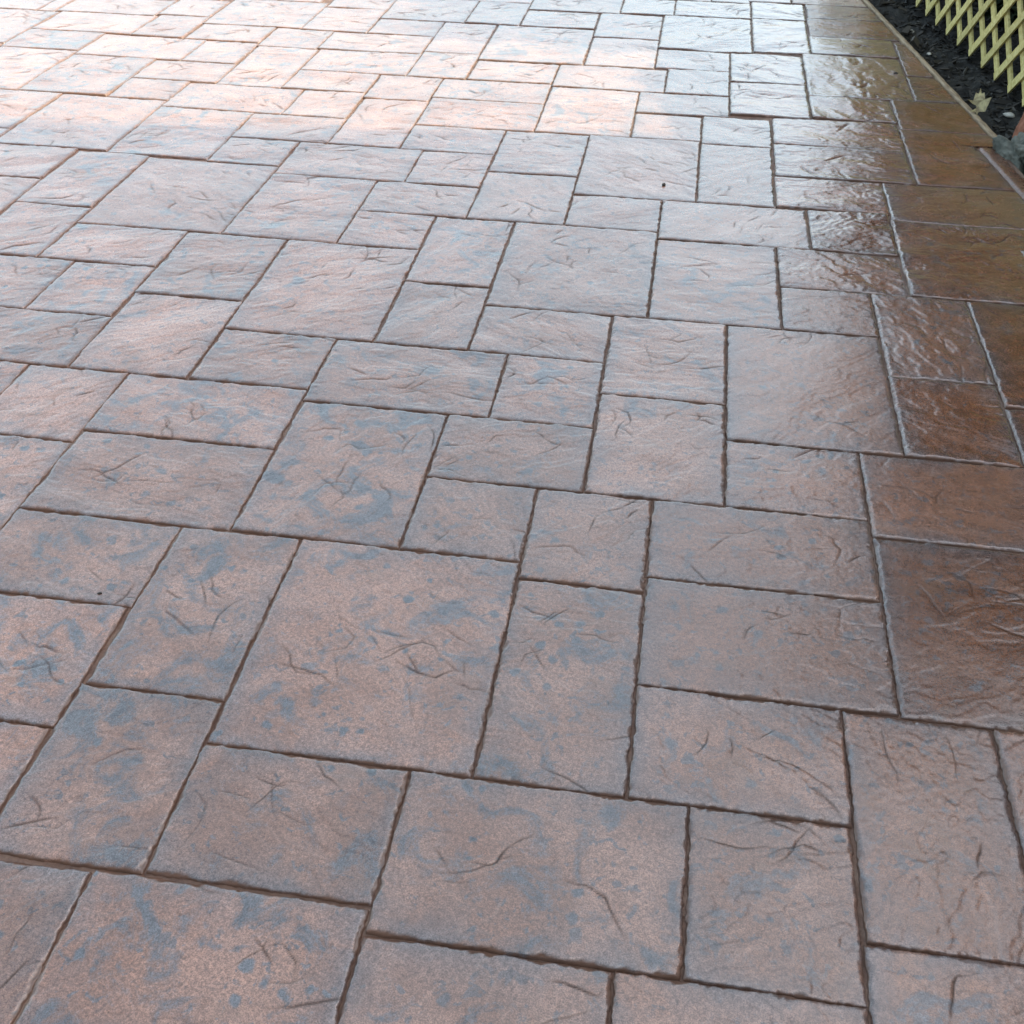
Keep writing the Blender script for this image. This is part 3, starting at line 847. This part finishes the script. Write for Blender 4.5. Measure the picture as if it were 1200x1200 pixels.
box_obj('top_rail', (-0.02, ylo - 0.04, FH + 0.062), (0.09, yhi + 0.04, FH + 0.09), M_WOOD, fence, 0.004)


# ------------------------------------------------------------------ small things in and by the bed
def rock_mesh(name, r, seed, sub=4, flat=0.75, rough=0.25, blocky=0.0):
    bm = bmesh.new()
    bmesh.ops.create_icosphere(bm, subdivisions=sub, radius=1.0)
    co = np.array([v.co[:] for v in bm.verts])
    if blocky:
        m = np.max(np.abs(co), 1, keepdims=True)
        co = co * (1 - blocky) + (co / m) * blocky * 0.85
    n = fbm(co[:, 0] * 1.7 + co[:, 2] * 1.1 + seed, co[:, 1] * 1.7 - co[:, 2] * 0.8, seed, 5)
    n2 = fbm(co[:, 0] * 7 + co[:, 2] * 4, co[:, 1] * 7 + co[:, 2] * 5, seed + 3, 3)
    co = co * (1 + rough * n + rough * 0.18 * n2)[:, None] * np.array(r)[None]
    co[:, 2] *= flat
    for v, c in zip(bm.verts, co): v.co = c
    return bm_mesh(name, bm, True)


rk = link('rock', rock_mesh('rock', (0.075, 0.115, 0.10), 12, 5, 0.8, 0.36, 0.6), M_ROCK, None, (2.012, 4.375, -0.005), 0.25)
tag(rk, 'grey green mossy rock wedged at the corner where the timber edging ends', 'rock')
br = link('brick', rock_mesh('brick', (0.040, 0.045, 0.075), 31, 5, 1.0, 0.10, 0.85), M_CLAY, None, (2.085, 4.52, 0.06), 0.2)
br.rotation_euler = (0.12, 0.08, 0.3)
tag(br, 'broken red clay brick end standing behind the mossy rock', 'brick')

# fallen oak leaf with pointed lobes
out = [(0, -0.09), (0.004, -0.05), (0.012, -0.045), (0.040, -0.052), (0.020, -0.030), (0.008, -0.018), (0.010, -0.004), (0.030, 0.004), (0.062, 0.022),
       (0.030, 0.020), (0.010, 0.022), (0.009, 0.040), (0.022, 0.070), (0.008, 0.064), (0.0, 0.100)]
ring = out + [(-x, y - 0.003) for x, y in out[-2:0:-1]]
bm = bmesh.new()
spine = [bm.verts.new((0, y, 0.004)) for y in np.linspace(-0.06, 0.075, 14)]
vs = []
for x, y in ring:
    z = 0.30 * x * x / 0.05 + 0.007 * math.sin(y * 55 + x * 40) + 0.25 * max(x, 0)
    vs.append(bm.verts.new((x, y, z)))
f = bm.faces.new(vs)
for s in spine: bm.verts.remove(s)
bmesh.ops.triangulate(bm, faces=bm.faces[:])
bmesh.ops.subdivide_edges(bm, edges=bm.edges[:], cuts=1)
ex = bmesh.ops.extrude_face_region(bm, geom=bm.faces[:])
for e in ex['geom']:
    if isinstance(e, bmesh.types.BMVert): e.co.z -= 0.0012
leaf = link('oak_leaf', bm_mesh('oak_leaf', bm), M_OAK, None, (1.992, 4.87, 0.040), 0)
leaf.rotation_euler = (0.75, -0.10, -0.35)
leaf.scale = (0.78, 0.78, 0.78)
tag(leaf, 'dry pale yellow oak leaf with pointed lobes lying against the timber edging', 'leaf')

for (x, y, s, seed, nm, lab, cat, mt) in (
        (0.552, 4.018, 0.007, 3, 'soil_crumb', 'dark soil crumb alone on a pale grey stone in the sky reflection', 'crumb', M_CRUMB),
        (-0.873, 1.735, 0.0032, 8, 'seed', 'tiny dark seed lying on a blotched slab at the left of the paving', 'seed', M_CRUMB),
        (1.788, 5.415, 0.008, 4, 'bark_crumb', 'tiny dark crumb on wet brown paving near the timber edging', 'crumb', M_CRUMB),
        (2.13, 6.35, 0.015, 5, 'pale_stone', 'small pale stone in the mulch at the foot of the trellis', 'stone', M_PALE),
        (2.08, 5.86, 0.012, 6, 'pale_wood_chip', 'small pale wood chip in the mulch halfway to the trellis', 'wood chip', M_PALE),
        (2.16, 4.92, 0.017, 7, 'split_bark_piece', 'pale split piece of bark in the mulch near the red brick', 'bark', M_PALE)):
    o = link(nm, rock_mesh(nm, (s, s * 1.5, s * 0.8), seed, 2, 0.8, 0.3), mt, None,
             (x, y, (-0.001 if x < 1.9 else float(bed_z(x, y))) + s * 0.4), seed)
    tag(o, lab, cat)


# ------------------------------------------------------------------ foliage, trees and house added on the right for shade and reflections
def leaf_cloud(name, centers, size, mat, parent=None, flatz=0.4):
    n = len(centers)
    a = RNG.normal(0, 1, (n, 3)); a /= np.linalg.norm(a, axis=1)[:, None]
    b = RNG.normal(0, 1, (n, 3)); b -= (b * a).sum(1)[:, None] * a; b /= np.linalg.norm(b, axis=1)[:, None]
    s = size * RNG.uniform(0.6, 1.3, n)[:, None]
    c = np.cross(a, b) * s * 0.16
    P = np.stack([centers - a * s, centers - b * s * 0.45 + c, centers + a * s, centers + b * s * 0.45 + c], 1).reshape(-1, 3)
    return link(name, mesh_np(name, P, np.arange(n * 4).reshape(-1, 4), False), mat, parent)


hedge = empty('hedge', (2.95, 5.9, 0))  # added to block sun and sky behind the trellis
tag(hedge, 'added dense dark evergreen hedge close behind the diamond trellis, blocking sun and sky', 'hedge')
HY0, HY1 = 3.9, 8.75


def hedge_top(y):
    return 1.84 + 0.45 * np.clip((y - 5.4) / 1.2, 0, 1) + 0.10 * fbm(y * 2.3, y * 0, 3, 3)


hn = 26000
hy = RNG.uniform(HY0, HY1, hn)
top = hedge_top(hy)
face = RNG.random(hn)
hx = np.where(face < 0.55, 2.62 + 0.10 * fbm(hy * 3, face * 0, 8, 3) + RNG.exponential(0.05, hn), RNG.uniform(2.6, 3.3, hn))
hz = np.where(face < 0.55, RNG.uniform(0.0, 1, hn) * top, top - RNG.exponential(0.06, hn))
endm = RNG.random(hn) < 0.12
hy = np.where(endm, np.where(RNG.random(hn) < 0.5, HY0, HY1) + RNG.normal(0, 0.04, hn), hy)
hz = np.where(endm, RNG.uniform(0, 1, hn) * top, hz)
leaf_cloud('foliage', np.stack([hx - 2.95, hy - 5.9, hz], 1), 0.045, M_HEDGE, hedge)
ys = np.linspace(HY0 + 0.08, HY1 - 0.08, 30)
V, q = [], []
for yy in ys:
    t = float(hedge_top(np.array([yy]))[0]) - 0.10
    V += [(2.72 - 2.95, yy - 5.9, -0.1), (2.70 - 2.95, yy - 5.9, t), (3.22 - 2.95, yy - 5.9, t), (3.22 - 2.95, yy - 5.9, -0.1)]
for s in range(len(ys) - 1):
    a = s * 4
    q += [(a, a + 1, a + 5, a + 4), (a + 1, a + 2, a + 6, a + 5), (a + 2, a + 3, a + 7, a + 6)]
q += [(0, 3, 2, 1), (len(V) - 4, len(V) - 3, len(V) - 2, len(V) - 1)]
link('inner_growth', mesh_np('inner_growth', V, q, False), M_HEDGE, hedge)

TX, TY, TC, TR = 4.95, 6.75, 3.4, 1.55
tree = empty('added_broadleaf_tree', (TX, TY, 0))  # added out of view, crown placed to cast the far shade
tag(tree, 'added unseen bushy green broadleaf tree behind the hedge, casting the far shade', 'tree')


def limb(bm, pts, rads, seg=9):
    rows = []
    for i, (p, r) in enumerate(zip(pts, rads)):
        p = Vector(p)
        d = (Vector(pts[min(i + 1, len(pts) - 1)]) - Vector(pts[max(i - 1, 0)])).normalized()
        s = d.cross(Vector((0.3, 1, 0.1))).normalized(); t = d.cross(s)
        rows.append([bm.verts.new(p + (s * math.cos(6.2832 * k / seg) + t * math.sin(6.2832 * k / seg)) * r) for k in range(seg)])
    for i in range(len(rows) - 1):
        for k in range(seg):
            bm.faces.new((rows[i][k], rows[i][(k + 1) % seg], rows[i + 1][(k + 1) % seg], rows[i + 1][k]))
    bm.faces.new(rows[-1])


bm = bmesh.new()
limb(bm, [(0, 0, -0.2), (0.02, 0, 0.8), (-0.03, 0.03, 1.8), (0.02, -0.02, 2.8), (0, 0, 4.3)], [0.17, 0.13, 0.11, 0.08, 0.03])
for k in range(9):
    a = k * 2.4; z0 = 1.7 + 0.25 * k
    limb(bm, [(0, 0, z0), (0.5 * math.cos(a), 0.5 * math.sin(a), z0 + 0.45), (1.1 * math.cos(a + 0.2), 1.1 * math.sin(a + 0.2), z0 + 0.8)], [0.06, 0.04, 0.012], 6)
link('trunk', bm_mesh('trunk', bm, True), M_BARK, tree)
cl = []
for k in range(70):
    d = RNG.normal(0, 1, 3); d /= np.linalg.norm(d)
    c = d * TR * RNG.uniform(0.45, 0.95) * np.array([1, 1, 0.95]) + np.array([0, 0, TC])
    m = 420
    e = RNG.normal(0, 1, (m, 3)); e /= np.linalg.norm(e, axis=1)[:, None]
    cl.append(c + e * 0.42 * RNG.random((m, 1)) ** 0.5)
leaf_cloud('crown', np.concatenate(cl), 0.075, M_TREE, tree)

def conifer(x, y, ht, rad, label):  # added trees, out of view, that block the paving's sky reflection
    t = empty('conifer', (x, y, 0))
    tag(t, label, 'tree', 'added tall conifers beyond the hedge')
    bm = bmesh.new()
    limb(bm, [(0, 0, -0.2), (0.02, 0, ht * 0.3), (-0.02, 0.02, ht * 0.6), (0, 0, ht * 0.97)], [0.16, 0.12, 0.08, 0.02])
    link('trunk', bm_mesh('trunk', bm, True), M_BARK, t)
    m = 26000
    zz = ht * (0.05 + 0.95 * RNG.random(m) ** 1.25)
    aa = RNG.uniform(0, 2 * np.pi, m)
    f = np.clip(1 - zz / ht, 0, 1) ** 0.35 * np.clip(zz / (0.12 * ht), 0.3, 1)
    rr_ = rad * f * (0.80 + 0.22 * fbm(aa * 1.6, zz * 2.2, 61, 3)) * RNG.random(m) ** 0.28
    leaf_cloud('crown', np.stack([rr_ * np.cos(aa), rr_ * np.sin(aa), zz], 1), 0.11, M_HEDGE, t)


conifer(4.35, 9.1, 9.6, 1.45, 'added unseen tall dark conifer behind the far hedge end, blocking sky reflection')
conifer(6.1, 8.9, 9.2, 1.5, 'added unseen tall dark conifer behind the broadleaf tree, blocking sky reflection')

# two-storey brick house, added unseen on the right to shade the near drive
HX0, HX1, HYA, HYB, EAVE, RIDGE = 3.6, 9.6, -9.0, 4.07, 6.2, 8.4
house = empty('added_brick_house', (HX0, HYB, 0))
tag(house, 'added unseen two storey red brick house right of the driveway, casting its shade', 'house')


def hp(x, y, z): return (x - HX0, y - HYB, z)


bm = bmesh.new()
xm = (HX0 + HX1) / 2
prof = [(HX0, -0.16), (HX1, -0.16), (HX1, EAVE), (xm, RIDGE), (HX0, EAVE)]
A = [bm.verts.new(hp(x, HYA, z)) for x, z in prof]; B = [bm.verts.new(hp(x, HYB, z)) for x, z in prof]
bm.faces.new(A); bm.faces.new(B[::-1])
for i in range(5):
    if i in (2, 3): continue
    j = (i + 1) % 5
    bm.faces.new((A[i], B[i], B[j], A[j]))
link('wall', bm_mesh('wall', bm), M_BRICK, house)
bm = bmesh.new()
sl = (RIDGE - EAVE) / (xm - HX0)
for sg, xe in ((1, HX0 - 0.25), (-1, HX1 + 0.25)):
    ze = EAVE - 0.25 * sl
    pr = [(xe, ze + 0.01), (xm, RIDGE + 0.01), (xm, RIDGE + 0.13), (xe, ze + 0.13)]
    A = [bm.verts.new(hp(x, HYA - 0.15, z)) for x, z in pr]; B = [bm.verts.new(hp(x, HYB + 0.02, z)) for x, z in pr]
    bm.faces.new(A); bm.faces.new(B[::-1])
    for i in range(4):
        bm.faces.new((A[i], B[i], B[(i + 1) % 4], A[(i + 1) % 4]))
roof = link('roof', bm_mesh('roof', bm), M_ROOF, house)
for (ya, yb, za, zb) in ((-6.8, -5.2, 0.9, 2.2), (-1.6, 0.2, 0.9, 2.2), (-6.8, -5.2, 3.6, 4.9), (-2.0, -0.4, 3.6, 4.9)):
    bm = bmesh.new()
    for lo, hi in (((-0.03, ya, za), (0.06, ya + 0.07, zb)), ((-0.03, yb - 0.07, za), (0.06, yb, zb)), ((-0.03, ya + 0.07, za), (0.06, yb - 0.07, za + 0.07)),
                   ((-0.03, ya + 0.07, zb - 0.07), (0.06, yb - 0.07, zb)), ((-0.025, (ya + yb) / 2 - 0.03, za + 0.07), (0.05, (ya + yb) / 2 + 0.03, zb - 0.07))):
        add_box(bm, (lo[0], lo[1] - HYB, lo[2]), (hi[0], hi[1] - HYB, hi[2]))
    w = link('window', bm_mesh('window', bm), M_WHITE, house)
    box_obj('pane', (-0.008, ya + 0.068 - HYB, za + 0.068), (0.004, yb - 0.068 - HYB, zb - 0.068), M_PANE, w)
    box_obj('sill', (-0.10, ya - 0.06 - HYB, za - 0.065), (0.02, yb + 0.06 - HYB, za - 0.002), M_WHITE, w)
d = box_obj('door', (-0.03, -4.2 - HYB, -0.02), (0.03, -3.3 - HYB, 2.05), M_DOOR, house)
box_obj('handle', (-0.075, -4.12 - HYB, 1.0), (-0.032, -4.0 - HYB, 1.03), M_WHITE, d)

# single storey brick garage, added unseen behind the camera to darken joint-face reflections
garage = empty('added_brick_garage', (-1.2, -3.6, 0))
tag(garage, 'added unseen long red brick garage with hipped roof, blocking sky behind the driveway', 'garage')
GX, GD, GE, GR = 4.3, 5.5, 2.9, 4.6
bm = bmesh.new()
add_box(bm, (-GX, -GD, -0.16), (GX, 0, GE))
link('wall', bm_mesh('wall', bm), M_BRICK, garage)
bm = bmesh.new()
lo = [bm.verts.new(p) for p in ((-GX - 0.3, -GD - 0.3, GE + 0.003), (GX + 0.3, -GD - 0.3, GE + 0.003), (GX + 0.3, 0.3, GE + 0.003), (-GX - 0.3, 0.3, GE + 0.003))]
hi = [bm.verts.new(p) for p in ((-GX + 2.6, -GD / 2, GR), (GX - 2.6, -GD / 2, GR))]
bm.faces.new(lo); bm.faces.new((lo[0], lo[1], hi[1], hi[0])); bm.faces.new((lo[2], lo[3], hi[0], hi[1]))
bm.faces.new((lo[1], lo[2], hi[1])); bm.faces.new((lo[3], lo[0], hi[0]))
link('roof', bm_mesh('roof', bm), M_ROOF, garage)
for x0 in (-3.4, 0.6):
    dr = box_obj('door', (x0, 0.001, -0.01), (x0 + 2.6, 0.05, 2.15), M_DOOR, garage, 0.006)
    box_obj('handle', (x0 + 1.2, 0.051, 0.85), (x0 + 1.4, 0.085, 0.88), M_WHITE, dr)
